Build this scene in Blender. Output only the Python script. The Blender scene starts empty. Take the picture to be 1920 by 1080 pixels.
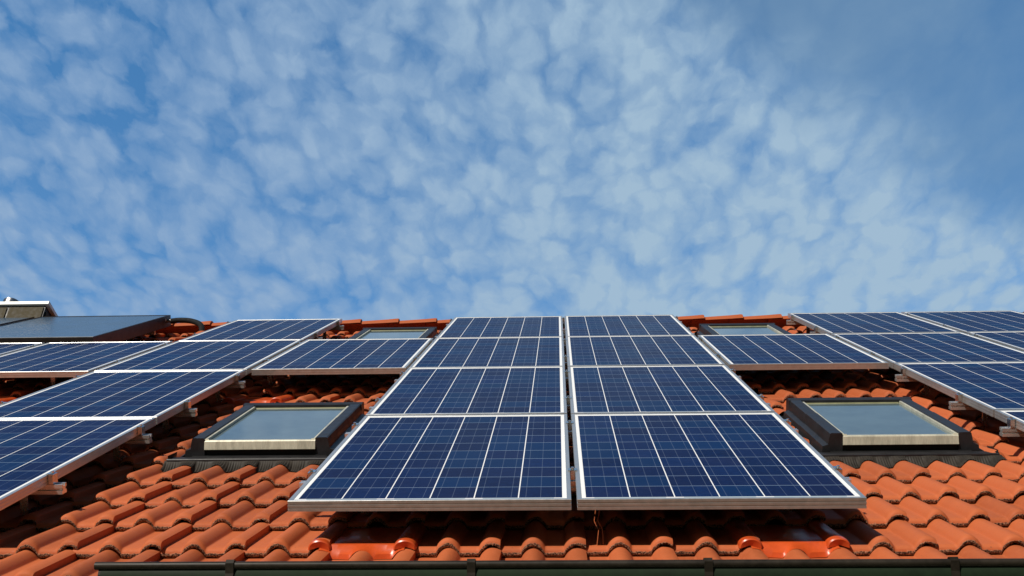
import bpy, bmesh, math, random
import numpy as np
from mathutils import Matrix, Vector
random.seed(7)
rng = np.random.default_rng(11)
S = bpy.context.scene
COL = S.collection
R_ = math.radians

# ---------------------------------------------------------------- roof frame: x along the eaves, v up the slope, n off it
PITCH = R_(42)
ORG = Vector((0, 0, 3.6))
MR = Matrix.Translation(ORG) @ Matrix.Rotation(PITCH, 4, 'X')

# ---------------------------------------------------------------- camera
cam_d = bpy.data.cameras.new("camera")
cam = bpy.data.objects.new("camera", cam_d)
COL.objects.link(cam)
cam_d.sensor_fit = 'HORIZONTAL'
cam_d.sensor_width = 36.0
cam_d.lens = 2180.1 / 1920 * 36
cam_d.clip_start = 0.05
cam_d.clip_end = 3000
RC = Matrix(((0.99913711, 0.01308966, 0.03941688, 0), (0.03838979, 0.07114131, -0.99672721, 0),
             (-0.01585099, 0.99738036, 0.07057741, 0), (0, 0, 0, 1)))
cam.matrix_world = MR @ Matrix.Translation((-0.0468, -3.9638, 1.0157)) @ RC
S.camera = cam

# ---------------------------------------------------------------- sun
sun_roof = Vector((-0.50, -0.30, 1.0)).normalized()          # towards the sun, in roof axes
sun_w = (MR.to_3x3() @ sun_roof).normalized()
sd = bpy.data.lights.new("sun", 'SUN')
sd.energy = 5.0
sd.angle = R_(0.5)
sd.color = (1.0, 0.93, 0.82)
sun = bpy.data.objects.new("sun", sd)
COL.objects.link(sun)
sun.rotation_euler = sun_w.to_track_quat('Z', 'Y').to_euler()
sun.location = (-6, -8, 12)
SUN_EL = math.asin(sun_w.z)
SUN_AZ = math.atan2(sun_w.x, sun_w.y)

S.view_settings.view_transform = 'Standard'
S.view_settings.look = 'None'
S.view_settings.exposure = -0.12
S.view_settings.gamma = 1.0


# ---------------------------------------------------------------- node helper
class NT:
    def __init__(s, tree):
        s.t = tree
        s.n = tree.nodes
        s.l = tree.links

    def new(s, typ, **kw):
        nd = s.n.new(typ)
        for k, v in kw.items():
            setattr(nd, k, v)
        return nd

    def put(s, sock, v):
        if isinstance(v, bpy.types.NodeSocket):
            s.l.new(v, sock)
        elif v is not None:
            if sock.type == 'RGBA' and hasattr(v, '__len__') and len(v) == 3:
                v = (*v, 1)
            sock.default_value = v

    def m(s, op, a, b=None, c=None, clamp=False):
        nd = s.new('ShaderNodeMath', operation=op, use_clamp=clamp)
        s.put(nd.inputs[0], a)
        if b is not None:
            s.put(nd.inputs[1], b)
        if c is not None:
            s.put(nd.inputs[2], c)
        return nd.outputs[0]

    def mix(s, f, a, b, blend='MIX'):
        nd = s.new('ShaderNodeMix', data_type='RGBA', blend_type=blend)
        s.put(nd.inputs[0], f)
        s.put(nd.inputs[6], a)
        s.put(nd.inputs[7], b)
        return nd.outputs[2]

    def ramp(s, v, lo, hi, a=0.0, b=1.0, smooth=True):
        nd = s.new('ShaderNodeMapRange')
        if smooth:
            nd.interpolation_type = 'SMOOTHSTEP'
        for i, x in enumerate((v, lo, hi, a, b)):
            s.put(nd.inputs[i], x)
        return nd.outputs[0]

    def noise(s, vec, scale, detail=3, rough=0.5, dist=0.0, out='Fac'):
        nd = s.new('ShaderNodeTexNoise')
        s.put(nd.inputs['Vector'], vec)
        nd.inputs['Scale'].default_value = scale
        nd.inputs['Detail'].default_value = detail
        nd.inputs['Roughness'].default_value = rough
        nd.inputs['Distortion'].default_value = dist
        return nd.outputs[out]

    def sep(s, v):
        nd = s.new('ShaderNodeSeparateXYZ')
        s.put(nd.inputs[0], v)
        return nd.outputs

    def comb(s, x, y, z=0.0):
        nd = s.new('ShaderNodeCombineXYZ')
        for i, q in enumerate((x, y, z)):
            s.put(nd.inputs[i], q)
        return nd.outputs[0]

    def vm(s, op, a, b=None, out=0):
        nd = s.new('ShaderNodeVectorMath', operation=op)
        s.put(nd.inputs[0], a)
        if b is not None:
            if isinstance(b, (int, float)):
                nd.inputs['Scale'].default_value = b
            else:
                s.put(nd.inputs[1], b)
        return nd.outputs[out]


# ---------------------------------------------------------------- world: Nishita sky with altocumulus
W = bpy.data.worlds.new("World")
S.world = W
W.use_nodes = True
wt = NT(W.node_tree)
wt.n.clear()
sky = wt.new('ShaderNodeTexSky', sky_type='NISHITA')
sky.sun_disc = False
sky.sun_elevation = SUN_EL
sky.sun_rotation = SUN_AZ
sky.altitude = 300
sky.air_density = 1.0
sky.dust_density = 0.6
sky.ozone_density = 1.6
tc = wt.new('ShaderNodeTexCoord').outputs['Generated']
dx, dy, dz = wt.sep(tc)
zz = wt.m('MAXIMUM', dz, 0.04)
px = wt.m('DIVIDE', dx, zz)
py = wt.m('DIVIDE', dy, zz)
P0 = wt.comb(px, wt.m('MULTIPLY', py, 0.70), 0.0)


def warped(vec, scale, amt, detail=3):
    nz = wt.noise(vec, scale, detail, 0.55, out='Color')
    return wt.vm('ADD', vec, wt.vm('SCALE', wt.vm('SUBTRACT', nz, (0.5, 0.5, 0.5)), amt))


P1 = warped(P0, 6.0, 0.060)
P2 = warped(P1, 30.0, 0.026, 4)
P3 = warped(P2, 90.0, 0.012, 4)


def cells(scale, vec, off, smooth=0.4):
    vo = wt.new('ShaderNodeTexVoronoi', feature='SMOOTH_F1', voronoi_dimensions='2D')
    wt.put(vo.inputs['Vector'], wt.vm('ADD', vec, off))
    vo.inputs['Scale'].default_value = scale
    vo.inputs['Smoothness'].default_value = smooth
    return vo.outputs['Distance']


big = wt.ramp(cells(15.0, P2, (3.1, 1.7, 0), 0.45), 0.62, 0.24)
small = wt.ramp(cells(30.0, P3, (0.4, 5.2, 0), 0.4), 0.64, 0.22)
tiny = wt.ramp(cells(62.0, P3, (7.4, 2.2, 0), 0.5), 0.70, 0.10)
fbm = wt.noise(P1, 9.0, 10, 0.62)
patch = wt.noise(P0, 3.6, 3, 0.5)
fine = wt.noise(P3, 60.0, 8, 0.66)
# broad brightness of the deck: thin and bluer on the left, solid in the middle
solid = wt.ramp(px, -0.55, 0.12, 0.0, 1.0)
den = wt.m('ADD', wt.m('MULTIPLY', big, 0.42), wt.m('MULTIPLY', small, 0.40))
den = wt.m('ADD', den, wt.m('MULTIPLY', tiny, 0.14))
den = wt.m('ADD', den, wt.m('MULTIPLY', fbm, 0.95))
den = wt.m('ADD', den, wt.m('MULTIPLY', wt.m('SUBTRACT', fine, 0.5), 0.62))
den = wt.m('ADD', den, wt.m('MULTIPLY', wt.m('SUBTRACT', patch, 0.5), 0.70))
den = wt.m('ADD', den, wt.m('MULTIPLY', solid, 0.40))
den = wt.m('POWER', wt.ramp(den, 0.52, 1.78, 0.0, 1.0, smooth=False), 0.85)
veil = wt.ramp(wt.m('SUBTRACT', wt.m('ADD', px, wt.m('MULTIPLY', wt.m('SUBTRACT', wt.noise(P2, 6.0, 5, 0.6), 0.5), 0.30)),
                    wt.m('MULTIPLY', wt.m('SUBTRACT', py, 0.80), 1.25)), 0.03, 0.27)
flat = wt.ramp(wt.noise(P1, 4.0, 7, 0.55), 0.3, 0.72, 0.10, 0.46)
den = wt.mix(wt.m('MULTIPLY', veil, 0.90), den, flat)
low = wt.ramp(dz, 0.56, 0.72, 0.12, 0.0)
den = wt.m('ADD', den, low, clamp=True)
ccol = wt.mix(wt.ramp(px, -0.5, 0.15), (3.15, 4.75, 7.10), (4.00, 5.70, 7.45))
skyc = wt.mix(1.0, sky.outputs[0], (1.05, 2.05, 2.55), 'MULTIPLY')
# unseen sky and clouds outside the view dimmed to lessen fill under the panels
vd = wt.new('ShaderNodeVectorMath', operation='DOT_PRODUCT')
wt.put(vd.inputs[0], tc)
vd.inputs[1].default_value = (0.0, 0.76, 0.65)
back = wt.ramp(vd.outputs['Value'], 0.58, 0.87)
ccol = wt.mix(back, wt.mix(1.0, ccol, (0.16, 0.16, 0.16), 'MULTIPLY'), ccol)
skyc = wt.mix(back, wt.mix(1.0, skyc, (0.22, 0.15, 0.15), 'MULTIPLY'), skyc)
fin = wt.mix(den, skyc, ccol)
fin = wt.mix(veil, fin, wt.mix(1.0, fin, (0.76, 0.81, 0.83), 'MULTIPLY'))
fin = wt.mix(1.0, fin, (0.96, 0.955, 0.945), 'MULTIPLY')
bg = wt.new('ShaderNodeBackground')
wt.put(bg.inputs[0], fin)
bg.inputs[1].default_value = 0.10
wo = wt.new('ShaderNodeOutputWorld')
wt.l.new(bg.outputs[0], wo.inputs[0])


# ---------------------------------------------------------------- materials
def mat(name):
    m = bpy.data.materials.new(name)
    m.use_nodes = True
    t = NT(m.node_tree)
    t.n.clear()
    b = t.new('ShaderNodeBsdfPrincipled')
    o = t.new('ShaderNodeOutputMaterial')
    t.l.new(b.outputs[0], o.inputs[0])
    return m, t, b


def objco(t):
    return t.new('ShaderNodeTexCoord').outputs['Object']


def bump(t, b, h, strength=0.3, dist=0.002):
    bp = t.new('ShaderNodeBump')
    bp.inputs['Strength'].default_value = strength
    bp.inputs['Distance'].default_value = dist
    t.put(bp.inputs['Height'], h)
    t.l.new(bp.outputs[0], b.inputs['Normal'])


def simple(name, col, rough=0.5, metal=0.0, var=0.12, scale=18.0, grain=0.15, stretch=None, coat=0.0):
    m, t, b = mat(name)
    co = objco(t)
    if stretch:
        co = t.vm('MULTIPLY', co, stretch)
    n = t.noise(co, scale, 6, 0.6)
    n2 = t.noise(co, scale * 7, 3, 0.6)
    f = t.ramp(t.m('ADD', t.m('MULTIPLY', n, 0.7), t.m('MULTIPLY', n2, 0.3)), 0.3, 0.7)
    c0 = tuple(c * (1 - var) for c in col)
    c1 = tuple(min(1, c * (1 + var)) for c in col)
    t.put(b.inputs['Base Color'], t.mix(f, c0, c1))
    t.put(b.inputs['Roughness'], t.ramp(n, 0.2, 0.8, rough * 0.85, min(1, rough * 1.2)))
    b.inputs['Metallic'].default_value = metal
    b.inputs['Coat Weight'].default_value = coat
    if grain:
        bump(t, b, n2, grain, 0.001)
    return m


# clay tiles
m, t, b = mat("terracotta_tile")
co = objco(t)
ta = t.new('ShaderNodeAttribute', attribute_name='tile_tone').outputs['Fac']
na = t.new('ShaderNodeAttribute', attribute_name='nose').outputs['Fac']
n1 = t.noise(co, 6.0, 5, 0.6)
n2 = t.noise(co, 60.0, 4, 0.65)
n3 = t.noise(co, 420.0, 2, 0.6)
base = t.mix(t.ramp(t.m('ADD', t.m('MULTIPLY', n1, 0.55), t.m('MULTIPLY', ta, 0.45)), 0.25, 0.75),
             (0.385, 0.091, 0.028), (0.490, 0.118, 0.037))
base = t.mix(t.ramp(n2, 0.42, 0.72, 0, 0.35), base, (0.48, 0.138, 0.056))
base = t.mix(t.ramp(n3, 0.60, 0.75, 0, 0.30), base, (0.30, 0.09, 0.04))
streak = t.noise(t.vm('MULTIPLY', co, (26, 2.2, 26)), 1.0, 4, 0.6)
base = t.mix(t.ramp(streak, 0.58, 0.80, 0, 0.30), base, (0.34, 0.085, 0.035))
vs = t.new('ShaderNodeTexVoronoi', feature='F1')
t.put(vs.inputs['Vector'], co)
vs.inputs['Scale'].default_value = 16
spot = t.ramp(t.m('ADD', vs.outputs['Distance'], t.m('MULTIPLY', n2, 0.05)), 0.050, 0.075, 1, 0)
base = t.mix(t.m('MULTIPLY', spot, 0.55), base, (0.10, 0.05, 0.03))
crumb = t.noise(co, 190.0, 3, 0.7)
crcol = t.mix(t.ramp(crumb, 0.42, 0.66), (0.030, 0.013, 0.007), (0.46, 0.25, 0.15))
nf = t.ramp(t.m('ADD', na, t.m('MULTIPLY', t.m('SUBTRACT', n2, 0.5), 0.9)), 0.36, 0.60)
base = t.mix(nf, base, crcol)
t.put(b.inputs['Base Color'], base)
t.put(b.inputs['Roughness'], t.ramp(n2, 0.3, 0.7, 0.62, 0.82))
b.inputs['Specular IOR Level'].default_value = 0.32
hh = t.m('ADD', t.m('MULTIPLY', n3, 0.5), t.m('MULTIPLY', t.m('MULTIPLY', crumb, nf), 5.0))
bump(t, b, t.m('ADD', hh, t.m('MULTIPLY', n2, 0.6)), 0.55, 0.0016)
M_TILE = m

# panel laminate
LX0, PXC = 0.029, 0.1553
LV0, PVC = 0.034, 0.1574
m, t, b = mat("solar_cells")
co = objco(t)
x, v, n = t.sep(co)
fx = t.m('DIVIDE', t.m('SUBTRACT', x, LX0), PXC)
fv = t.m('DIVIDE', t.m('SUBTRACT', v, LV0), PVC)
gx = t.m('ABSOLUTE', t.m('SUBTRACT', t.m('FRACT', fx), 0.5))
gv = t.m('ABSOLUTE', t.m('SUBTRACT', t.m('FRACT', fv), 0.5))
colgap = t.m('GREATER_THAN', gx, 0.5 - 0.0020 / PXC)
rowgap = t.m('GREATER_THAN', gv, 0.5 - 0.0017 / PVC)
f3 = t.m('ABSOLUTE', t.m('SUBTRACT', t.m('FRACT', t.m('MULTIPLY', fx, 3.0)), 0.5))
bus = t.m('LESS_THAN', f3, 0.0011 / PXC * 3)
inx = t.m('MULTIPLY', t.m('GREATER_THAN', fx, 0.0), t.m('LESS_THAN', fx, 6.0))
inv = t.m('MULTIPLY', t.m('GREATER_THAN', fv, 0.0), t.m('LESS_THAN', fv, 10.0))
inside = t.m('MULTIPLY', inx, inv)
oi = t.new('ShaderNodeObjectInfo').outputs['Random']
wnz = t.new('ShaderNodeTexWhiteNoise', noise_dimensions='3D')
t.put(wnz.inputs['Vector'], t.comb(t.m('FLOOR', fx), t.m('FLOOR', fv), t.m('MULTIPLY', oi, 37.0)))
vc = t.new('ShaderNodeTexVoronoi', feature='F1')
t.put(vc.inputs['Vector'], t.vm('ADD', co, t.comb(t.m('MULTIPLY', oi, 9.0), 0.0, 0.0)))
vc.inputs['Scale'].default_value = 75
cry = t.sep(vc.outputs['Color'])[0]
tone = t.m('ADD', t.m('MULTIPLY', wnz.outputs['Value'], 0.62), t.m('MULTIPLY', cry, 0.38))
cell = t.mix(tone, (0.0035, 0.0095, 0.047), (0.0055, 0.0220, 0.100))
hue2 = t.sep(wnz.outputs['Color'])
cell = t.mix(t.m('MULTIPLY', hue2[1], 0.55), cell, (0.0090, 0.0125, 0.052))
cell = t.mix(t.m('MULTIPLY', t.m('GREATER_THAN', hue2[2], 0.72), 0.5), cell, (0.0030, 0.028, 0.100))
busc = t.mix(0.26, cell, (0.19, 0.25, 0.36))
c = t.mix(bus, cell, busc)
c = t.mix(rowgap, c, (0.22, 0.31, 0.45))
white = (0.80, 0.82, 0.84)
c = t.mix(colgap, c, white)
# bottom margin: grey ribbons with white breaks at the second and fourth column joint
brk = t.m('LESS_THAN', t.m('ABSOLUTE', t.m('SUBTRACT', t.m('FRACT', t.m('DIVIDE', fx, 2.0)), 0.0)), 0.10)
brk2 = t.m('GREATER_THAN', t.m('FRACT', t.m('DIVIDE', fx, 2.0)), 0.90)
brk = t.m('MAXIMUM', brk, brk2)
bot = t.mix(brk, (0.42, 0.50, 0.56), white)
marg = t.mix(t.m('LESS_THAN', fv, 0.0), white, bot)
marg = t.mix(inx, white, marg)
c = t.mix(inside, marg, c)
dust = t.noise(co, 9.0, 6, 0.65)
dust2 = t.noise(co, 900.0, 2, 0.5)
c = t.mix(t.m('MULTIPLY', t.ramp(dust, 0.45, 0.8, 0.0, 0.03), t.ramp(dust2, 0.3, 0.7)), c, (0.35, 0.33, 0.30))
t.put(b.inputs['Base Color'], c)
b.inputs['Roughness'].default_value = 0.45
b.inputs['Specular IOR Level'].default_value = 0.0
b.inputs['Coat Weight'].default_value = 0.40
b.inputs['Coat IOR'].default_value = 1.12
t.put(b.inputs['Coat Roughness'], t.ramp(dust, 0.3, 0.8, 0.10, 0.20))
M_CELL = m

M_ALU = simple("anodised_aluminium", (0.60, 0.595, 0.58), 0.34, 0.76, 0.07, 30, 0.08, (1, 1, 1))
M_RAIL = simple("mill_aluminium", (0.74, 0.73, 0.71), 0.24, 0.75, 0.08, 30, 0.1)
M_STEEL = simple("stainless_steel", (0.72, 0.71, 0.69), 0.25, 1.0, 0.1, 60, 0.1)
M_BLACK = simple("black_cladding", (0.022, 0.022, 0.025), 0.42, 0.0, 0.3, 14, 0.25)
M_BASE = simple("black_seal", (0.010, 0.010, 0.011), 0.6, 0.0, 0.3, 14, 0.2)
M_LEAD = simple("lead_grey_flashing", (0.030, 0.025, 0.020), 0.62, 0.0, 0.35, 22, 0.4)
M_BAR = simple("weathered_pale_metal", (0.58, 0.56, 0.45), 0.42, 0.30, 0.25, 9, 0.15, (3, 1, 0.7))
M_OLIVE = simple("olive_seal", (0.20, 0.20, 0.11), 0.5, 0.0, 0.2, 20, 0.1)
M_GUT = simple("dark_brown_gutter", (0.022, 0.017, 0.012), 0.45, 0.0, 0.5, 9, 0.3)
M_GUTG = simple("green_gutter_bowl", (0.008, 0.019, 0.007), 0.65, 0.0, 0.35, 7, 0.2)
M_ORANGE = simple("glossy_orange_sheet", (0.55, 0.078, 0.016), 0.33, 0.0, 0.12, 12, 0.1, coat=0.08)
M_COLF = simple("collector_casing", (0.022, 0.013, 0.011), 0.5, 0.2, 0.25, 12, 0.2)
M_TRIM = simple("collector_trim", (0.55, 0.56, 0.54), 0.4, 0.5, 0.15, 12, 0.1)
M_SLATE = simple("olive_brown_cladding", (0.048, 0.037, 0.016), 0.75, 0.0, 0.3, 30, 0.5)
M_WHITE = simple("white_painted_metal", (0.82, 0.82, 0.80), 0.4, 0.0, 0.04, 12, 0.1)
M_RUB = simple("black_rubber", (0.008, 0.008, 0.009), 0.75, 0.0, 0.3, 40, 0.4)
M_CU = simple("copper_wire", (0.45, 0.16, 0.08), 0.4, 0.7, 0.2, 40, 0.1)
M_RENDER = simple("cream_render", (0.62, 0.57, 0.47), 0.85, 0.0, 0.06, 5, 0.6)
M_WOOD = simple("brown_timber", (0.10, 0.055, 0.03), 0.6, 0.0, 0.3, 6, 0.4, (2, 14, 14))
M_FELT = simple("dark_underlay", (0.03, 0.022, 0.018), 0.9, 0.0, 0.2, 6, 0.3)


for m_ in (M_GUT, M_GUTG, M_LEAD, M_BLACK, M_RUB, M_BASE):
    for nd_ in m_.node_tree.nodes:
        if nd_.type == 'BSDF_PRINCIPLED':
            nd_.inputs['Specular IOR Level'].default_value = 0.25


def glass_mat(name, col, rough, ior, spec=0.5):
    m, t, b = mat(name)
    co = objco(t)
    n = t.noise(co, 5.0, 5, 0.6)
    t.put(b.inputs['Base Color'], t.mix(t.ramp(n, 0.3, 0.75), tuple(c * 0.85 for c in col), tuple(c * 1.15 for c in col)))
    b.inputs['Roughness'].default_value = 0.5
    b.inputs['Coat Weight'].default_value = 1.0
    b.inputs['Coat IOR'].default_value = ior
    t.put(b.inputs['Coat Roughness'], t.ramp(n, 0.3, 0.8, rough * 0.8, rough * 1.3))
    return m


M_PANE = glass_mat("skylight_glass", (0.105, 0.145, 0.145), 0.04, 1.52)
M_COLG = glass_mat("collector_glass", (0.045, 0.088, 0.145), 0.30, 1.42)

m, t, b = mat("lawn")
co = objco(t)
n1 = t.noise(co, 0.35, 6, 0.6)
n2 = t.noise(co, 9.0, 6, 0.7)
c = t.mix(t.ramp(n1, 0.35, 0.65), (0.025, 0.045, 0.014), (0.050, 0.066, 0.022))
c = t.mix(t.ramp(n2, 0.5, 0.8, 0, 0.6), c, (0.02, 0.035, 0.012))
t.put(b.inputs['Base Color'], c)
b.inputs['Roughness'].default_value = 0.9
bump(t, b, n2, 0.8, 0.04)
M_LAWN = m


# ---------------------------------------------------------------- mesh helpers
class MB:
    def __init__(s):
        s.v = []
        s.f = []

    def add(s, verts, faces):
        o = len(s.v)
        s.v += [tuple(p) for p in verts]
        s.f += [tuple(i + o for i in f) for f in faces]
        return s

    def box(s, x0, x1, y0, y1, z0, z1, b=0.0):
        if b <= 0:
            vs = [(x, y, z) for z in (z0, z1) for y in (y0, y1) for x in (x0, x1)]
            return s.add(vs, [(0, 2, 3, 1), (4, 5, 7, 6), (0, 1, 5, 4), (2, 6, 7, 3), (0, 4, 6, 2), (1, 3, 7, 5)])
        bm = bmesh.new()
        bmesh.ops.create_cube(bm, size=1.0)
        for q in bm.verts:
            q.co = Vector(((x0 + x1) / 2 + q.co.x * (x1 - x0), (y0 + y1) / 2 + q.co.y * (y1 - y0), (z0 + z1) / 2 + q.co.z * (z1 - z0)))
        bmesh.ops.bevel(bm, geom=bm.edges[:], offset=b, segments=2, profile=0.6, affect='EDGES')
        bm.verts.index_update()
        s.add([q.co[:] for q in bm.verts], [[q.index for q in f.verts] for f in bm.faces])
        bm.free()
        return s

    def prism_x(s, prof, x0, x1):
        """closed outline prof [(y,z)] carried from x0 to x1"""
        k = len(prof)
        vs = [(x0, p[0], p[1]) for p in prof] + [(x1, p[0], p[1]) for p in prof]
        fs = [(i, (i + 1) % k, k + (i + 1) % k, k + i) for i in range(k)]
        fs += [tuple(range(k - 1, -1, -1)), tuple(range(k, 2 * k))]
        return s.add(vs, fs)

    def prism_y(s, prof, y0, y1):
        k = len(prof)
        vs = [(p[0], y0, p[1]) for p in prof] + [(p[0], y1, p[1]) for p in prof]
        fs = [(i, k + i, k + (i + 1) % k, (i + 1) % k) for i in range(k)]
        fs += [tuple(range(k)), tuple(range(2 * k - 1, k - 1, -1))]
        return s.add(vs, fs)

    def cyl(s, c, r, h, axis='z', seg=12, r2=None):
        r2 = r if r2 is None else r2
        vs = []
        for j, (rr, hh) in enumerate(((r, 0), (r2, h))):
            for i in range(seg):
                a = 2 * math.pi * i / seg
                p, q = rr * math.cos(a), rr * math.sin(a)
                vs.append({'z': (c[0] + p, c[1] + q, c[2] + hh), 'x': (c[0] + hh, c[1] + p, c[2] + q),
                           'y': (c[0] + q, c[1] + hh, c[2] + p)}[axis])
        fs = [(i, (i + 1) % seg, seg + (i + 1) % seg, seg + i) for i in range(seg)]
        fs += [tuple(range(seg - 1, -1, -1)), tuple(range(seg, 2 * seg))]
        return s.add(vs, fs)

    def tube(s, pts, r, seg=10):
        pts = [Vector(p) for p in pts]
        vs = []
        up = Vector((0, 0, 1))
        for i, p in enumerate(pts):
            d = (pts[min(i + 1, len(pts) - 1)] - pts[max(i - 1, 0)]).normalized()
            a = d.cross(up)
            if a.length < 1e-3:
                a = d.cross(Vector((1, 0, 0)))
            a.normalize()
            bb = d.cross(a)
            for k in range(seg):
                th = 2 * math.pi * k / seg
                vs.append((p + a * r * math.cos(th) + bb * r * math.sin(th))[:])
        fs = []
        for i in range(len(pts) - 1):
            for k in range(seg):
                fs.append((i * seg + k, i * seg + (k + 1) % seg, (i + 1) * seg + (k + 1) % seg, (i + 1) * seg + k))
        fs += [tuple(range(seg - 1, -1, -1)), tuple((len(pts) - 1) * seg + k for k in range(seg))]
        return s.add(vs, fs)

    def build(s, name, material, parent=None, smooth=False, fix=True):
        me = bpy.data.meshes.new(name)
        me.from_pydata(s.v, [], s.f)
        if fix:
            bm = bmesh.new()
            bm.from_mesh(me)
            bmesh.ops.recalc_face_normals(bm, faces=bm.faces[:])
            bm.to_mesh(me)
            bm.free()
        me.materials.append(material)
        if smooth:
            me.polygons.foreach_set('use_smooth', [True] * len(me.polygons))
            if smooth == 'auto':
                try:
                    me.set_sharp_from_angle(angle=R_(38))
                except Exception:
                    pass
        me.update()
        o = bpy.data.objects.new(name, me)
        COL.objects.link(o)
        if parent is not None:
            o.parent = parent
        return o


def thing(name, label, cat, loc=(0, 0, 0), roof=True, group=None):
    o = bpy.data.objects.new(name, None)
    o.empty_display_size = 0.2
    COL.objects.link(o)
    o.matrix_world = (MR @ Matrix.Translation(loc)) if roof else Matrix.Translation(loc)
    o['label'] = label
    o['category'] = cat
    if group:
        o['group'] = group
    return o


def tag(o, label, cat, group=None, roof=True):
    if roof:
        o.matrix_world = MR
    o['label'] = label
    o['category'] = cat
    if group:
        o['group'] = group
    return o


# ---------------------------------------------------------------- ground and house body
def struct(name, mb, m):
    o = mb.build(name, m)
    o['kind'] = 'structure'
    return o


g = MB()
g.add([(-900, -900, 0), (900, -900, 0), (900, 900, 0), (-900, 900, 0)], [(0, 1, 2, 3)])
struct('ground', g, M_LAWN)

house = thing('house', 'house with a steep orange tiled roof, skylights and a dark gutter along the eaves', 'house', (0, 5, 0), roof=False)
HINV = house.matrix_world.inverted()


def roof_part(o):
    o.matrix_local = HINV @ MR
    return o


RIDGE_V = 7.16
rp = MR @ Vector((0, RIDGE_V, -0.2))
rr = MR @ Vector((0, -0.30, -0.24))
YR, ZR = rp.y, rp.z
X0, X1 = -7.2, 6.0
b_ = MB()
wy0, wy1 = rr.y + 0.55, 2 * YR - rr.y - 0.55
ztop = (MR @ Vector((0, 0.25, -0.32))).z
b_.add([(X0 + .3, wy0, 0), (X1 - .3, wy0, 0), (X1 - .3, wy1, 0), (X0 + .3, wy1, 0),
        (X0 + .3, wy0, ztop), (X1 - .3, wy0, ztop), (X1 - .3, wy1, ztop), (X0 + .3, wy1, ztop),
        (X0 + .3, YR, ZR - .12), (X1 - .3, YR, ZR - .12)],
       [(0, 1, 5, 4), (2, 3, 7, 6), (1, 2, 6, 9, 5), (3, 0, 4, 8, 7), (4, 5, 9, 8), (6, 7, 8, 9)])
for q in range(len(b_.v)):
    b_.v[q] = tuple(HINV @ Vector(b_.v[q]))
wall = b_.build('wall', M_RENDER, house)

# ---------------------------------------------------------------- roof tiles
GA = 0.342
LIP0 = 0.015
HR = 0.034
TH = 0.036        # how far each nose stands over the course below
TW = 0.30
SKY_LOW, SKY_UP = 1.48, 5.50
SKYS = [(-1.48, SKY_LOW), (1.545, SKY_LOW), (-1.48, SKY_UP), (1.55, SKY_UP)]


def bump_a(t_):
    t_ = np.minimum(np.abs(t_), 1)
    return 0.80 * (1 - t_ ** 2) ** 0.62 + 0.20 * (0.5 + 0.5 * np.cos(np.pi * t_ ** 1.3))


def prof(s):
    """height over the trough for local s in [-.15,.185]"""
    s = np.asarray(s, float)
    a = HR * bump_a(s / 0.041)
    d = s - 0.15
    bl = HR * bump_a(np.minimum(d, 0) / 0.041)
    br = HR * (1 - 0.26 * (np.maximum(d, 0) / 0.034) ** 2.4)
    r = np.where(d < 0, np.maximum(a, bl), br)
    # small dip in the flat beside the roll
    return r


def lower_surface(x, v):
    """height n of the tile tops at roof position (x, v)"""
    k = math.floor((v - LIP0) / GA)
    w = v - LIP0 - k * GA
    s = (x - 0.157 + 0.15) % TW - 0.15
    if s < -0.15 + 0.034:
        h = HR * (1 - 0.26 * (max(s + 0.15, 0) / 0.034) ** 2.4)
    else:
        h = float(prof(s))
    return -0.139 - HR + h - TH * w / GA


s_main = np.array([-0.135, -0.11, -0.085, -0.065, -0.050, -0.043, -0.0405, -0.037, -0.031, -0.024, -0.016, -0.008, 0.0, 0.008, 0.016, 0.024,
                   0.031, 0.037, 0.0405, 0.043, 0.050, 0.065, 0.085, 0.098, 0.107, 0.1095, 0.113, 0.119, 0.126, 0.134, 0.142, 0.15, 0.157, 0.164, 0.171, 0.178, 0.184])
w_rows = [(0.014, -0.036, 1.0), (0.001, -0.0350, 1.0), (-0.004, -0.0290, 1.0), (-0.0055, -0.0235, 0.85), (-0.0050, -0.0170, 0.50), (-0.0025, -0.0105, 0.12),
          (0.003, -0.0050, 0.03), (0.011, -0.0015, 0.0), (0.023, 0.0, 0.0), (0.09, 0.0, 0.0), (0.18, 0.0, 0.0), (0.27, 0.0, 0.0), (0.345, 0.0, 0.0), (0.375, 0.0, 0.0)]
V, F, TONE, NOSE = [], [], [], []
vcount = 0
ns, nw = len(s_main), len(w_rows)
METAL = [(-0.743, 0), (0.757, 0), (-1.943, 9), (0.957, 9), (-3.743, 9)]
kmax = 20
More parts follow.
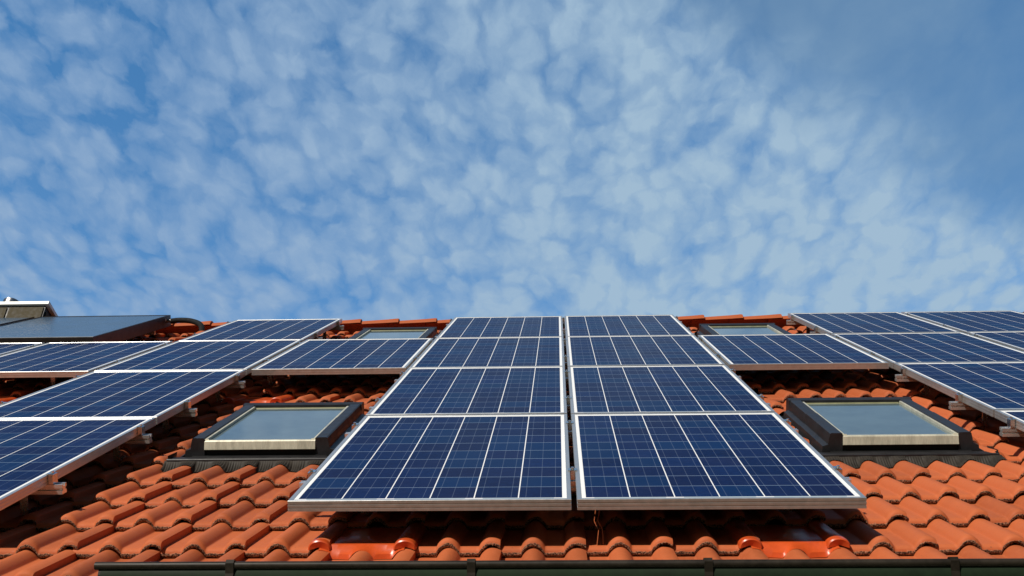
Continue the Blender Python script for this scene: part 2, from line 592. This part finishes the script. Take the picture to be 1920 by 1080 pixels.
for k in range(-4, kmax + 1):
    for i in range(int(X0 / TW) - 1, int(X1 / TW) + 2):
        cx = 0.157 + TW * i
        if cx < X0 + 0.1 or cx > X1 - 0.1:
            continue
        if k < -1 and cx > -1.80:
            continue
        if any(abs(cx - mx) < 0.1 and k == mk for mx, mk in METAL):
            continue
        lip = LIP0 + GA * k
        tone = rng.random()
        ddx, ddv, ddn = rng.normal(0, 0.0012), rng.normal(0, 0.0025), rng.normal(0, 0.0009)
        tilt = rng.normal(0, 0.004)
        h = prof(s_main)
        grid = np.zeros((nw + 0, ns, 3))
        nose = np.zeros((nw, ns))
        for j, (w, dn, no) in enumerate(w_rows):
            jit = np.zeros(ns)
            jw = np.zeros(ns)
            if j <= 1:
                jit = np.abs(rng.normal(0, 0.0030, ns))
                jw = rng.normal(0, 0.0018, ns)
            elif j <= 3:
                jit = rng.normal(0, 0.0011, ns)
                jw = rng.normal(0, 0.0011, ns)
            hole = 0
            if j <= 2:
                # mortar-less joint under the overlapping roll: a ragged notch
                hole = np.where(np.abs(s_main - 0.152 - 0.006 * tone) < 0.017, rng.uniform(0.002, 0.012), 0)
            grid[j, :, 0] = cx + s_main + ddx + tilt * w
            grid[j, :, 1] = lip + w + ddv + jw
            grid[j, :, 2] = -0.139 - HR + h + dn - TH * max(w, 0) / GA + ddn + jit + hole
            nose[j, :] = no
        if k == kmax:
            grid[:, :, 1] = np.minimum(grid[:, :, 1], RIDGE_V)
        # side drop on the right edge
        drop = grid[:, -1, :].copy()
        drop2 = drop.copy()
        drop2[:, 2] = np.minimum(drop2[:, 2], -0.139 - HR - TH * np.maximum([q[0] for q in w_rows], 0) / GA - 0.004)
        drop2[:, 0] -= 0.001
        # cut for the skylights
        quads = []
        for j in range(nw - 1):
            for q in range(ns - 1):
                a = j * ns + q
                quads.append((a, a + 1, a + ns + 1, a + ns))
        base_d = nw * ns
        for j in range(nw - 1):
            quads.append((base_d + j, base_d + nw + j, base_d + nw + j + 1, base_d + j + 1))
        pts = np.concatenate([grid.reshape(-1, 3), drop, drop2])
        near = False
        for (sx, sv) in SKYS:
            if abs(cx - sx) < 0.62 and lip < sv + 1.3 and lip + 0.4 > sv - 0.1:
                near = True
        if near:
            keep = []
            for qd in quads:
                c_ = pts[list(qd)].mean(axis=0)
                if any(abs(c_[0] - sx) < 0.372 and sv - 0.105 < c_[1] < sv + 1.035 for sx, sv in SKYS):
                    continue
                keep.append(qd)
            quads = keep
        F += [tuple(a + vcount for a in qd) for qd in quads]
        V.append(pts)
        TONE.append(np.full(len(pts), tone))
        dn_ = np.array([w_[2] for w_ in w_rows])
        NOSE.append(np.concatenate([nose.ravel(), dn_, dn_]))
        vcount += len(pts)
V = np.concatenate(V)
me = bpy.data.meshes.new('roof')
me.from_pydata(V.tolist(), [], F)
for nm, arr in (('tile_tone', np.concatenate(TONE)), ('nose', np.concatenate(NOSE))):
    at = me.attributes.new(nm, 'FLOAT', 'POINT')
    at.data.foreach_set('value', arr.astype(np.float32))
me.polygons.foreach_set('use_smooth', [True] * len(me.polygons))
me.materials.append(M_TILE)
me.update()
roof = bpy.data.objects.new('roof', me)
COL.objects.link(roof)
roof.parent = house
roof_part(roof)
roof['label'] = 'orange double-roll roof tiles in overlapping courses'

# timber deck and eaves board under the tiles, plain rear slope
b_ = MB()
b_.box(X0, X1, -0.26, RIDGE_V, -0.262, -0.236)
b_.box(X0, -1.80, -1.28, -0.262, -0.262, -0.236)
roof_part(b_.build('roof_deck', M_FELT, house))
b_ = MB()
lower = HINV @ Vector((0, 2 * YR - rr.y, rr.z))
upper = HINV @ Vector((0, YR + 0.06, ZR + 0.04))
b_.add([(X0, upper.y, upper.z), (X1, upper.y, upper.z), (X1, lower.y, lower.z), (X0, lower.y, lower.z),
        (X0, upper.y, upper.z - .08), (X1, upper.y, upper.z - .08), (X1, lower.y, lower.z - .08), (X0, lower.y, lower.z - .08)],
       [(0, 1, 2, 3), (7, 6, 5, 4), (0, 3, 7, 4), (1, 5, 6, 2), (3, 2, 6, 7), (0, 4, 5, 1)])
b_.build('rear_roof', M_TILE, house)
b_ = MB()
b_.box(-1.78, X1, -0.290, -0.264, -0.36, -0.215)
roof_part(b_.build('eaves_board', M_WOOD, house))

# ridge tiles, one sub-part each
RR = 0.088
rl = 0.365
xr = X0 + 0.1
seg = 14
first_ridge = None
i = 0
while xr < X1 - 0.2:
    vs, fs = [], []
    stations = [(0.0, RR - 0.014), (0.30, RR + 0.004), (rl + .03, RR + 0.012), (rl + 0.045, RR + 0.010), (rl + 0.045, RR - 0.012), (0.30, RR - 0.014)]
    for (sx, r) in stations:
        for q in range(seg + 1):
            a = math.pi * q / seg
            # stilted half round, symmetrical about the vertical: tilt back by the pitch
            yy, zz_ = r * 1.04 * math.cos(a), r * math.sin(a) * 0.92 - 0.02
            vs.append((sx, yy, zz_))
    for s_ in range(len(stations) - 1):
        for q in range(seg):
            a = s_ * (seg + 1) + q
            fs.append((a, a + 1, a + seg + 2, a + seg + 1))
    if first_ridge is None:
        mb = MB().add(vs, fs)
        o = mb.build('ridge_tile', M_TILE, roof, smooth='auto')
        first_ridge = o
    else:
        o = first_ridge.copy()
        COL.objects.link(o)
        o.parent = roof
    o.matrix_local = Matrix.Translation((xr, RIDGE_V, -0.133)) @ Matrix.Rotation(-PITCH + rng.normal(0, 0.01), 4, 'X') @ Matrix.Rotation(rng.normal(0, 0.003), 4, 'Y')
    xr += rl
    i += 1


# ---------------------------------------------------------------- coated sheet tiles that carry the roof hooks
def metal_tile(cx, k, label):
    lip = LIP0 + GA * k
    b_ = MB()
    xs = np.linspace(cx - 0.150, cx + 0.150, 41)
    rows = [(-0.036, 'low'), (-0.030, 'low2'), (-0.012, 'mid'), (0.006, 'lip'), (0.014, 'top'), (0.10, 'top'), (0.25, 'top'), (0.375, 'top')]
    vs = []
    for (w, kind) in rows:
        for xx in xs:
            s = xx - cx
            ls = lower_surface(xx, lip + min(w, -0.001)) if w < 0.003 else -0.175 - HR
            flat = -0.139 - HR + 0.012 - TH * max(w, 0) / GA
            if kind == 'top':
                n = flat
            elif kind == 'lip':
                n = flat - 0.002 + 0.0015 * math.sin(s * 40)
            elif kind == 'mid':
                n = max(ls + 0.004, flat - 0.016 + 0.004 * math.sin(s * 55 + 1))
            elif kind == 'low2':
                n = max(ls + 0.0025, flat - 0.026)
            else:
                n = ls + 0.0015
            edge = abs(s) > 0.10
            vs.append((xx, lip + w - (0.006 * math.cos(s * 34) if w < 0 else 0), n))
    fs = []
    nx = len(xs)
    for j in range(len(rows) - 1):
        for q in range(nx - 1):
            a = j * nx + q
            fs.append((a, a + 1, a + nx + 1, a + nx))
    b_.add(vs, fs)
    # half-round ends on both neighbouring rolls, closed with a creased cap
    for sg in (-1, 1):
        rc = cx + sg * 0.15
        r = 0.041
        vs, fs = [], []
        sn = 16
        st = [(-0.018, 0.86), (-0.014, 0.97), (0.004, 1.0), (0.12, 0.97), (0.375, 0.93)]
        for (w, sc) in st:
            for q in range(sn + 1):
                a = math.pi * q / sn
                base_n = -0.139 - HR - 0.002 - TH * max(w, 0) / GA
                vs.append((rc + r * sc * math.cos(a), lip + w, base_n + (HR + 0.001) * sc * math.sin(a) ** 0.8))
        for j in range(len(st) - 1):
            for q in range(sn):
                a = j * (sn + 1) + q
                fs.append((a, a + 1, a + sn + 2, a + sn + 1))
        b_.add(vs, fs)
        cap = [vs[q] for q in range(sn + 1)]
        cap.append((rc + 0.004 * sg, lip - 0.010, -0.139 - HR + 0.006))
        b_.add(cap, [(q, q + 1, sn + 1) for q in range(sn)])
    o = b_.build('sheet_metal_tile', M_ORANGE, house, smooth='auto')
    roof_part(o)
    o['label'] = label
    return o


metal_tile(-0.743, 0, 'glossy orange sheet tile below the left centre solar panel')
metal_tile(0.757, 0, 'glossy orange sheet tile below the right centre solar panel')
metal_tile(-1.943, 9, 'glossy orange sheet tile above the left skylight')
metal_tile(0.957, 9, 'glossy orange sheet tile above the right skylight')
metal_tile(-3.743, 9, 'glossy orange sheet tile at the left edge of the picture')


# ---------------------------------------------------------------- skylights
def skylight(xc, v0, label, first=None):
    L = 1.0
    hw = 0.33
    n_top, n_bot = -0.070, -0.180
    mb = MB()
    rw = 0.062
    for sg in (-1, 1):
        xa, xb = (xc - hw, xc - hw + rw) if sg < 0 else (xc + hw - rw, xc + hw)
        o_, i_ = (xa, xb) if sg < 0 else (xb, xa)
        # outline across x: outer foot, outer top with chamfer, inner top, inner foot
        pr = [(o_ + sg * 0.036, n_bot), (o_ + sg * 0.031, -0.132), (o_ + sg * 0.005, -0.124), (o_ + sg * 0.002, n_top - 0.030), (o_ - sg * 0.004, n_top - 0.004), (o_ - sg * 0.010, n_top),
              (i_ + sg * 0.003, n_top - 0.001), (i_, n_top - 0.005), (i_, n_bot)]
        mb.prism_y(pr, v0 - 0.006, v0 + L * 0.52)
        pr2 = [(p[0], p[1] - 0.0025) for p in pr]
        mb.prism_y(pr2, v0 + L * 0.523, v0 + L - 0.075)
    mb.prism_x([(v0 + L - 0.075, n_top - 0.036), (v0 + L - 0.072, n_top - 0.004), (v0 + L - 0.03, n_top + 0.003), (v0 + L + 0.004, n_top - 0.004),
                (v0 + L + 0.012, n_bot), (v0 + L - 0.075, n_bot)], xc - hw - 0.004, xc + hw + 0.004)
    sk = mb.build('skylight', M_BLACK, house)
    roof_part(sk)
    sk['label'] = label
    # dark seal under the sash
    mb = MB()
    mb.box(xc - hw + rw + 0.001, xc + hw - rw - 0.001, v0 + 0.004, v0 + L - 0.078, n_bot, n_top - 0.034)
    mb.box(xc - hw + 0.004, xc + hw - 0.004, v0 - 0.022, v0 + 0.002, n_bot - 0.008, n_top - 0.086, 0.003)
    mb.build('lower_frame', M_BASE, sk)
    gw = hw - rw
    # glass
    mb = MB()
    mb.box(xc - gw + 0.012, xc + gw - 0.012, v0 + 0.016, v0 + L - 0.100, n_top - 0.0335, n_top - 0.0205)
    mb.build('glass_pane', M_PANE, sk)
    # glazing beads at both sides and a rounded top bead
    for sg in (-1, 1):
        mb = MB()
        xx = xc + sg * (gw - 0.0065)
        mb.box(xx - 0.0058, xx + 0.0058, v0 + 0.014, v0 + L - 0.098, n_top - 0.033, n_top - 0.007, 0.002)
        mb.cyl((xc + sg * (gw - 0.010) - 0.011, v0 + 0.006, n_top - 0.012), 0.0045, 0.022, 'x', 8)
        mb.cyl((xc + sg * (gw + 0.006), v0 + 0.001, n_top - 0.012), 0.0055, 0.012, 'y', 8)
        mb.build('glazing_bead', M_BAR, sk)
    mb = MB()
    mb.cyl((xc - gw + 0.013, v0 + L - 0.088, n_top - 0.026), 0.0105, 2 * gw - 0.026, 'x', 14)
    mb.build('top_bead', M_OLIVE, sk, smooth='auto')
    # pale bottom rail
    mb = MB()
    mb.prism_x([(v0 - 0.008, n_top - 0.058), (v0 - 0.014, n_top - 0.055), (v0 - 0.006, n_top - 0.018), (v0 + 0.000, n_top - 0.013), (v0 + 0.014, n_top - 0.013), (v0 + 0.015, n_top - 0.058)],
               xc - gw + 0.001, xc + gw - 0.001)
    mb.build('bottom_rail', M_BAR, sk)
    # flashing: side channels, head, apron with dressed lead over the tiles
    mb = MB()
    for sg in (-1, 1):
        a, b2 = sorted((xc + sg * (hw + 0.038), xc + sg * (hw + 0.062)))
        mb.box(a, b2, v0 - 0.06, v0 + L + 0.05, -0.205, -0.196)
        mb.box(*(sorted((xc + sg * (hw + 0.050), xc + sg * (hw + 0.056)))), v0 - 0.06, v0 + L + 0.03, -0.1955, -0.160)
        mb.add([(xc + sg * (hw + 0.01), v0 - 0.03, -0.205), (xc + sg * (hw + 0.085), v0 - 0.10, -0.175),
                (xc + sg * (hw + 0.085), v0 + 0.02, -0.175), (xc + sg * (hw + 0.085), v0 - 0.10, -0.135), (xc + sg * (hw + 0.078), v0 + 0.02, -0.140),
                (xc + sg * (hw + 0.01), v0 + 0.02, -0.205)],
               [(0, 1, 2, 5), (1, 3, 4, 2), (0, 1, 3)])
    mb.box(xc - hw - 0.05, xc + hw + 0.05, v0 + L + 0.012, v0 + L + 0.06, -0.185, -0.178)
    mb.prism_x([(v0 - 0.022, -0.158), (v0 - 0.10, -0.150), (v0 - 0.104, -0.154), (v0 - 0.104, -0.160), (v0 - 0.022, -0.170)], xc - hw - 0.09, xc + hw + 0.09)
    mb.build('flashing', M_BLACK, sk)
    nx, nv = 150, 9
    xs = np.linspace(xc - hw - 0.10, xc + hw + 0.10, nx)
    vs, fs = [], []
    for j in range(nv):
        fr = j / (nv - 1)
        for q, xx in enumerate(xs):
            end = v0 - 0.168 + 0.012 * math.sin(xx * 37 + v0) + 0.008 * math.sin(xx * 91)
            vv = (v0 - 0.100) * (1 - fr) + end * fr
            tgt = lower_surface(xx, vv) + 0.004
            h = -0.158 * (1 - fr) ** 1.5 + tgt * (1 - (1 - fr) ** 1.5)
            h = max(h, tgt)
            h += 0.0016 * math.sin(q * math.pi)
            h += (0.0022 if q % 2 else -0.0010) * min(1, fr * 2)
            vs.append((xx, vv, h))
    for j in range(nv - 1):
        for q in range(nx - 1):
            a = j * nx + q
            fs.append((a, a + 1, a + nx + 1, a + nx))
    mb = MB().add(vs, fs)
    mb.build('lead_apron', M_LEAD, sk, smooth=False)
    return sk


skylight(-1.48, SKY_LOW, 'black framed skylight left of the centre panels, above the lower tiles')
skylight(1.545, SKY_LOW, 'black framed skylight right of the centre panels, above the lower tiles')
skylight(-1.48, SKY_UP, 'upper left skylight just below the ridge, half hidden by a solar panel')
skylight(1.55, SKY_UP, 'upper right skylight just below the ridge, half hidden by a solar panel')

# ---------------------------------------------------------------- gutter
bead = HINV @ MR @ Vector((0, -0.385, -0.109))
GX0, GX1 = -1.53, X1
GRAD = 0.078
cy, cz = bead.y + GRAD, bead.z - 0.006
mb = MB()
outl = []
nseg = 26
for q in range(nseg + 1):
    a = math.pi * q / nseg
    outl.append((cy - GRAD * math.cos(a), cz - GRAD * math.sin(a) * 1.05))
inner = [(cy - (GRAD - 0.003) * math.cos(math.pi * q / nseg), cz - (GRAD - 0.003) * math.sin(math.pi * q / nseg) * 1.05) for q in range(nseg, -1, -1)]
mb.prism_x(outl + inner, GX0 + 0.02, GX1)
gut = mb.build('gutter', M_GUTG, house, smooth='auto')
mb = MB()
mb.cyl((GX0, bead.y - 0.002, bead.z), 0.0125, GX1 - GX0, 'x', 16)
mb.build('gutter_bead', M_GUT, gut, smooth='auto')
mb = MB()
cap = [(GX0 + 0.019, p[0], p[1]) for p in outl]
mb.prism_x([(p[0] + 0.001, p[1] - 0.002) for p in outl], GX0 + 0.012, GX0 + 0.0195)
mb.build('end_cap', M_GUT, gut)
for xb in (-1.095, -0.33, 0.41, 1.165, 1.92, 2.67, 3.42):
    mb = MB()
    vs, fs = [], []
    pth = [(bead.y + 0.020, bead.z + 0.002), (bead.y + 0.016, bead.z + 0.0145), (bead.y, bead.z + 0.0185), (bead.y - 0.014, bead.z + 0.013), (bead.y - 0.018, bead.z)]
    for q in range(1, nseg + 1):
        a = math.pi * q / nseg
        if q * 180 / nseg < 9:
            continue
        pth.append((cy - (GRAD + 0.0035) * math.cos(a), cz - (GRAD + 0.0035) * math.sin(a) * 1.05))
    pth.append((cy + GRAD + 0.004, cz + 0.06))
    for (yy, z_) in pth:
        vs += [(xb - 0.013, yy, z_), (xb + 0.013, yy, z_)]
    th = []
    for a in range(len(pth) - 1):
        fs.append((2 * a, 2 * a + 1, 2 * a + 3, 2 * a + 2))
    mb.add(vs, fs)
    o = mb.build('gutter_bracket', M_GUT, gut)
    sm = o.modifiers.new('solid', 'SOLIDIFY')
    sm.thickness = 0.003
    sm.offset = 0

# ---------------------------------------------------------------- solar panels
PW, PH = 0.99, 1.65


def sweep_frame(mb, prof_, w, h):
    """prof_: outline (d inwards, n) carried round the rectangle 0..w, 0..h with mitred corners"""
    k = len(prof_)
    vs = []
    for c_ in range(4):
        for (d, n) in prof_:
            vs.append([(d, d, n), (w - d, d, n), (w - d, h - d, n), (d, h - d, n)][c_])
    fs = []
    for c_ in range(4):
        c2 = (c_ + 1) % 4
        for q in range(k):
            q2 = (q + 1) % k
            fs.append((c_ * k + q, c2 * k + q, c2 * k + q2, c_ * k + q2))
    return mb.add(vs, fs)


fprof = [(0.0, -0.038), (0.0, -0.0285), (0.0016, -0.028), (0.0016, -0.0245), (0.0, -0.024), (0.0, -0.0150), (0.0016, -0.0145), (0.0016, -0.0110), (0.0, -0.0105),
         (0.0, -0.0010), (0.0010, 0.0), (0.0150, 0.0), (0.0158, -0.0010), (0.0158, -0.0045), (0.0025, -0.0048), (0.0025, -0.0355), (0.026, -0.0355), (0.026, -0.038)]

proto = None


def panel(x, row, label, stagger=0.0):
    global proto
    v = row * 1.67
    loc = (x, v, 0)
    if proto is None:
        r = thing('solar_panel', label, 'solar panel', loc, group='solar panels mounted on the tiled roof')
        sweep_frame(MB(), fprof, PW, PH).build('frame', M_ALU, r)
        mb = MB()
        mb.box(0.010, PW - 0.010, 0.010, PH - 0.010, -0.0046, -0.0024)
        mb.build('cell_sheet', M_CELL, r)
        mb = MB()
        mb.box(PW / 2 - 0.055, PW / 2 + 0.055, PH - 0.20, PH - 0.09, -0.027, -0.0047, 0.003)
        mb.build('junction_box', M_RUB, r)
        proto = r
        return r
    r = proto.copy()
    COL.objects.link(r)
    r.matrix_world = MR @ Matrix.Translation((x + rng.normal(0, 0.0008), v + rng.normal(0, 0.0010), rng.normal(0, 0.0006)))
    r['label'] = label
    for ch in list(proto.children):
        c_ = ch.copy()
        COL.objects.link(c_)
        c_.parent = r
    return r


ROWN = ['lowest', 'second lowest', 'second highest', 'highest']
COLS = [(-1.00, 'in the column left of the centre gap', (0, 1, 2, 3)),
        (0.01, 'in the column right of the centre gap', (0, 1, 2, 3)),
        (-3.03, 'in the column running to the bottom left corner', (0, 1, 2, 3)),
        (2.04, 'in the slanting column by the right skylights', (0, 1, 2, 3)),
        (3.06, 'in the column at the far right of the picture', (2, 3))]
for x_, txt, rows in COLS:
    for r_ in rows:
        panel(x_, r_, '%s blue solar panel %s' % (ROWN[r_], txt))
panel(-2.01, 2, 'blue solar panel bridging the gap between the two skylights on the left')
panel(1.025, 2, 'blue solar panel bridging the gap between the two skylights on the right')
panel(-4.06, 2, 'blue solar panel in front of the right dark thermal collector, bare underneath')
panel(-5.08, 2, 'blue solar panel cut by the left edge of the picture below the thermal collectors')

# ---------------------------------------------------------------- rails with clamps and hooks
RAILP = [(-0.02, -0.078), (-0.02, -0.064), (-0.011, -0.064), (-0.011, -0.054), (-0.02, -0.054), (-0.02, -0.0395), (-0.006, -0.0395), (-0.006, -0.048),
         (0.006, -0.048), (0.006, -0.0395), (0.02, -0.0395), (0.02, -0.054), (0.011, -0.054), (0.011, -0.064), (0.02, -0.064), (0.02, -0.078)]


def end_clamp_mesh(sg):
    """sg=+1: panel lies to the left (-x), clamp on its right"""
    mb = MB()
    mb.box(*sorted((0.0015 * sg, 0.021 * sg)), -0.022, 0.022, -0.0385, 0.0005, 0.0012)
    mb.box(*sorted((-0.007 * sg, 0.014 * sg)), -0.022, 0.022, 0.0008, 0.0036, 0.0008)
    mb.cyl((0.010 * sg, 0, 0.0036), 0.0065, 0.007, 'z', 10)
    return mb


def mid_clamp_mesh():
    mb = MB()
    mb.box(-0.018, 0.018, -0.020, 0.020, 0.0006, 0.0034, 0.0008)
    mb.box(-0.008, 0.008, -0.018, 0.018, -0.034, 0.0004)
    mb.cyl((0, 0, 0.0034), 0.0068, 0.008, 'z', 6)
    return mb


CL = {}


def clamp_at(parent, kind, x):
    if kind not in CL:
        mb = mid_clamp_mesh() if kind == 0 else end_clamp_mesh(kind)
        CL[kind] = mb.build('clamp', M_STEEL, parent)
        o = CL[kind]
    else:
        o = CL[kind].copy()
        COL.objects.link(o)
        o.parent = parent
    o.location = (x, 0, 0)
    return o


HK = None


def rail(v, xa, xb, label, lefts, mids, rights):
    global HK
    r = thing('mounting_rail', label, 'rail', (0, v, 0), group='aluminium rails under the solar panels')
    MB().prism_x(RAILP, xa, xb).build('rail_bar', M_RAIL, r)
    for x in lefts:
        clamp_at(r, -1, x)
    for x in mids:
        clamp_at(r, 0, x)
    for x in rights:
        clamp_at(r, 1, x)
    nh = max(2, int((xb - xa) / 1.2))
    for q in range(nh):
        hx = xa + 0.22 + (xb - xa - 0.44) * q / (nh - 1)
        hx = round((hx - 0.082) / 0.15) * 0.15 + 0.082       # over a trough
        if HK is None:
            mb = MB()
            mb.prism_x([(-0.03, -0.080), (0.045, -0.080), (0.045, -0.173), (0.16, -0.173), (0.16, -0.179), (0.039, -0.179), (0.039, -0.086), (-0.03, -0.086)], -0.015, 0.015)
            HK = mb.build('roof_hook', M_STEEL, r)
            o = HK
        else:
            o = HK.copy()
            COL.objects.link(o)
            o.parent = r
        o.location = (hx, 0, 0)
    return r


UD = ['lower', 'upper']
for row in range(4):
    for ui, off in enumerate((0.445, 1.415)):
        v = row * 1.67 + off
        if row != 2:
            rail(v, -1.055, 1.055, '%s aluminium rail carrying the %s pair of centre solar panels' % (UD[ui], ROWN[row]), [-1.0], [0.0], [1.0])
            rail(v, -3.09, -1.985, '%s aluminium rail under the %s panel of the left slanting column' % (UD[ui], ROWN[row]), [-3.03], [], [-2.04])
            if row == 3:
                rail(v, 1.985, 4.10, '%s aluminium rail under the highest panels on the right, beside the ridge' % UD[ui], [2.04], [3.045], [4.05])
            else:
                rail(v, 1.985, 3.09, '%s aluminium rail under the %s panel of the right slanting column' % (UD[ui], ROWN[row]), [2.04], [], [3.03])
        else:
            rail(v, -5.13, 4.10, '%s aluminium rail running the full width under the second highest panel row' % UD[ui],
                 [-5.08], [-4.075, -3.05, -2.025, -1.01, 0.0, 1.0125, 2.0275, 3.045], [4.05])

# ---------------------------------------------------------------- thermal collectors
def collector(x0, x1, label):
    c_ = thing('thermal_collector', label, 'solar collector', (x0, 5.07, 0), group='flat thermal collectors below the ridge')
    w, h = x1 - x0, 1.86
    pr = [(0, -0.075), (0, 0.027), (0.001, 0.030), (0.018, 0.030), (0.019, 0.024), (0.030, 0.022), (0.030, -0.075)]
    sweep_frame(MB(), pr, w, h).build('casing', M_COLF, c_)
    mb = MB()
    mb.box(0.012, w - 0.012, 0.012, h - 0.012, 0.018, 0.0255)
    mb.build('cover_glass', M_COLG, c_)
    mb = MB()
    mb.box(0.001, w - 0.001, 0.001, 0.020, 0.0304, 0.0325)
    mb.build('edge_trim', M_TRIM, c_)
    mb = MB()
    for vv in (0.35, 1.45):
        mb.box(0.02, w - 0.02, vv, vv + 0.04, -0.115, -0.0755)
        for xx in (0.2, w - 0.25):
            mb.box(xx, xx + 0.03, vv + 0.005, vv + 0.03, -0.19, -0.116)
    mb.build('support_bar', M_RAIL, c_)
    mb = MB()
    mb.box(w + 0.0006, w + 0.003, h - 0.16, h - 0.135, -0.015, 0.008)
    mb.build('type_plate', M_TRIM, c_)
    return c_


collector(-4.985, -3.735, 'dark thermal collector beside the bare tiles and black hose, below the ridge')
collector(-6.28, -5.035, 'dark thermal collector cut by the left edge of the picture, in front of the chimney')

# black hose from the collector into the roof
def arc(pts, n=8):
    out = []
    P = [Vector(p) for p in pts]
    P = [P[0]] + P + [P[-1]]
    for i in range(1, len(P) - 2):
        for q in range(n):
            t_ = q / n
            a, b2, c2, d = P[i - 1], P[i], P[i + 1], P[i + 2]
            out.append(0.5 * ((2 * b2) + (c2 - a) * t_ + (2 * a - 5 * b2 + 4 * c2 - d) * t_ ** 2 + (3 * b2 - a - 3 * c2 + d) * t_ ** 3))
    out.append(P[-2])
    return out


hz = thing('hose', 'black insulated hose bending from the thermal collector down into an orange tile', 'hose', (-3.73, 6.86, -0.02))
MB().tube(arc([(0.02, 0, -0.004), (0.10, 0.0, 0.004), (0.22, -0.02, -0.002), (0.33, -0.10, -0.030), (0.385, -0.24, -0.075), (0.395, -0.36, -0.150)]), 0.026, 12).build('hose_body', M_RUB, hz, smooth=True)
MB().cyl((-0.004, 0, 0), 0.016, 0.05, 'x', 12).cyl((0.044, 0, 0), 0.022, 0.018, 'x', 6).build('fitting', M_STEEL, hz)
# hooded vent tile the hose enters
mb = MB()
sn = 18
vs, fs = [], []
for (w, sc) in ((0.0, 0.80), (0.02, 0.98), (0.06, 1.0), (0.16, 0.85), (0.30, 0.45), (0.34, 0.25)):
    for q in range(sn + 1):
        a = math.pi * q / sn
        vs.append((-3.31 + 0.085 * sc * math.cos(a), 6.45 + w, -0.175 + 0.095 * sc * math.sin(a)))
for j in range(5):
    for q in range(sn):
        a = j * (sn + 1) + q
        fs.append((a, a + 1, a + sn + 2, a + sn + 1))
mb.add(vs, fs)
mb.add(vs[:sn + 1], [tuple(range(sn + 1))])
vt = mb.build('vent_tile', M_TILE, roof, smooth='auto')

# thin wire hanging under the right centre panel
wr = MB().tube(arc([(0.090, 0.10, -0.040), (0.088, 0.09, -0.075), (0.083, 0.075, -0.095), (0.098, 0.06, -0.125), (0.100, 0.045, -0.172)]), 0.0015, 6)
tag(wr.build('wire', M_CU, None, smooth=True), 'thin copper wire hanging below the right centre solar panel', 'wire')

# ---------------------------------------------------------------- chimney (upright, at the ridge)
RCw = (MR.to_3x3() @ RC.to_3x3())
camp = cam.matrix_world.translation
# built where it stands: front face just behind the ridge line
FY = YR - 0.345


cxr = -4.965
ct = 0.20      # height of the slab underside over the ridge line
zr0 = ZR + 0.2 * math.cos(PITCH)
mb = MB()
mb.box(cxr - 1.30, cxr, FY, FY + 0.62, ZR - 0.7, 8.372)
ch_parts = []
CH_TOP = 8.372
for q in range(len(mb.v)):
    mb.v[q] = tuple(HINV @ Vector(mb.v[q]))
chim = mb.build('chimney', M_BLACK, house)
chim['label'] = 'chimney clad in brown sheets with a white cap slab'
CHIM = dict(x=cxr, y=FY, top=CH_TOP)
mb = MB()
for a, b2 in ((0.012, 0.345), (0.370, 0.80), (0.825, 1.27)):
    mb.box(cxr - b2, cxr - a, FY - 0.012, FY - 0.001, ZR - 0.5, CH_TOP - 0.022)
mb.box(cxr + 0.001, cxr + 0.010, FY + 0.03, FY + 0.60, ZR - 0.5, CH_TOP - 0.05)
for q in range(len(mb.v)):
    mb.v[q] = tuple(HINV @ Vector(mb.v[q]))
mb.build('cladding_sheet', M_SLATE, chim)
mb = MB()
mb.box(cxr - 1.40, cxr + 0.035, FY - 0.030, FY + 0.72, CH_TOP + 0.001, CH_TOP + 0.036, 0.003)
for q in range(len(mb.v)):
    mb.v[q] = tuple(HINV @ Vector(mb.v[q]))
mb.build('cap_slab', M_WHITE, chim)
mb = MB()
mb.cyl((-5.52, FY + 0.345, CH_TOP + 0.037), 0.082, 0.275, 'z', 28)
mb.cyl((-5.52, FY + 0.345, CH_TOP + 0.312), 0.082, 0.005, 'z', 28, 0.076)
for q in range(len(mb.v)):
    mb.v[q] = tuple(HINV @ Vector(mb.v[q]))
mb.build('flue_pipe', M_STEEL, chim, smooth='auto')
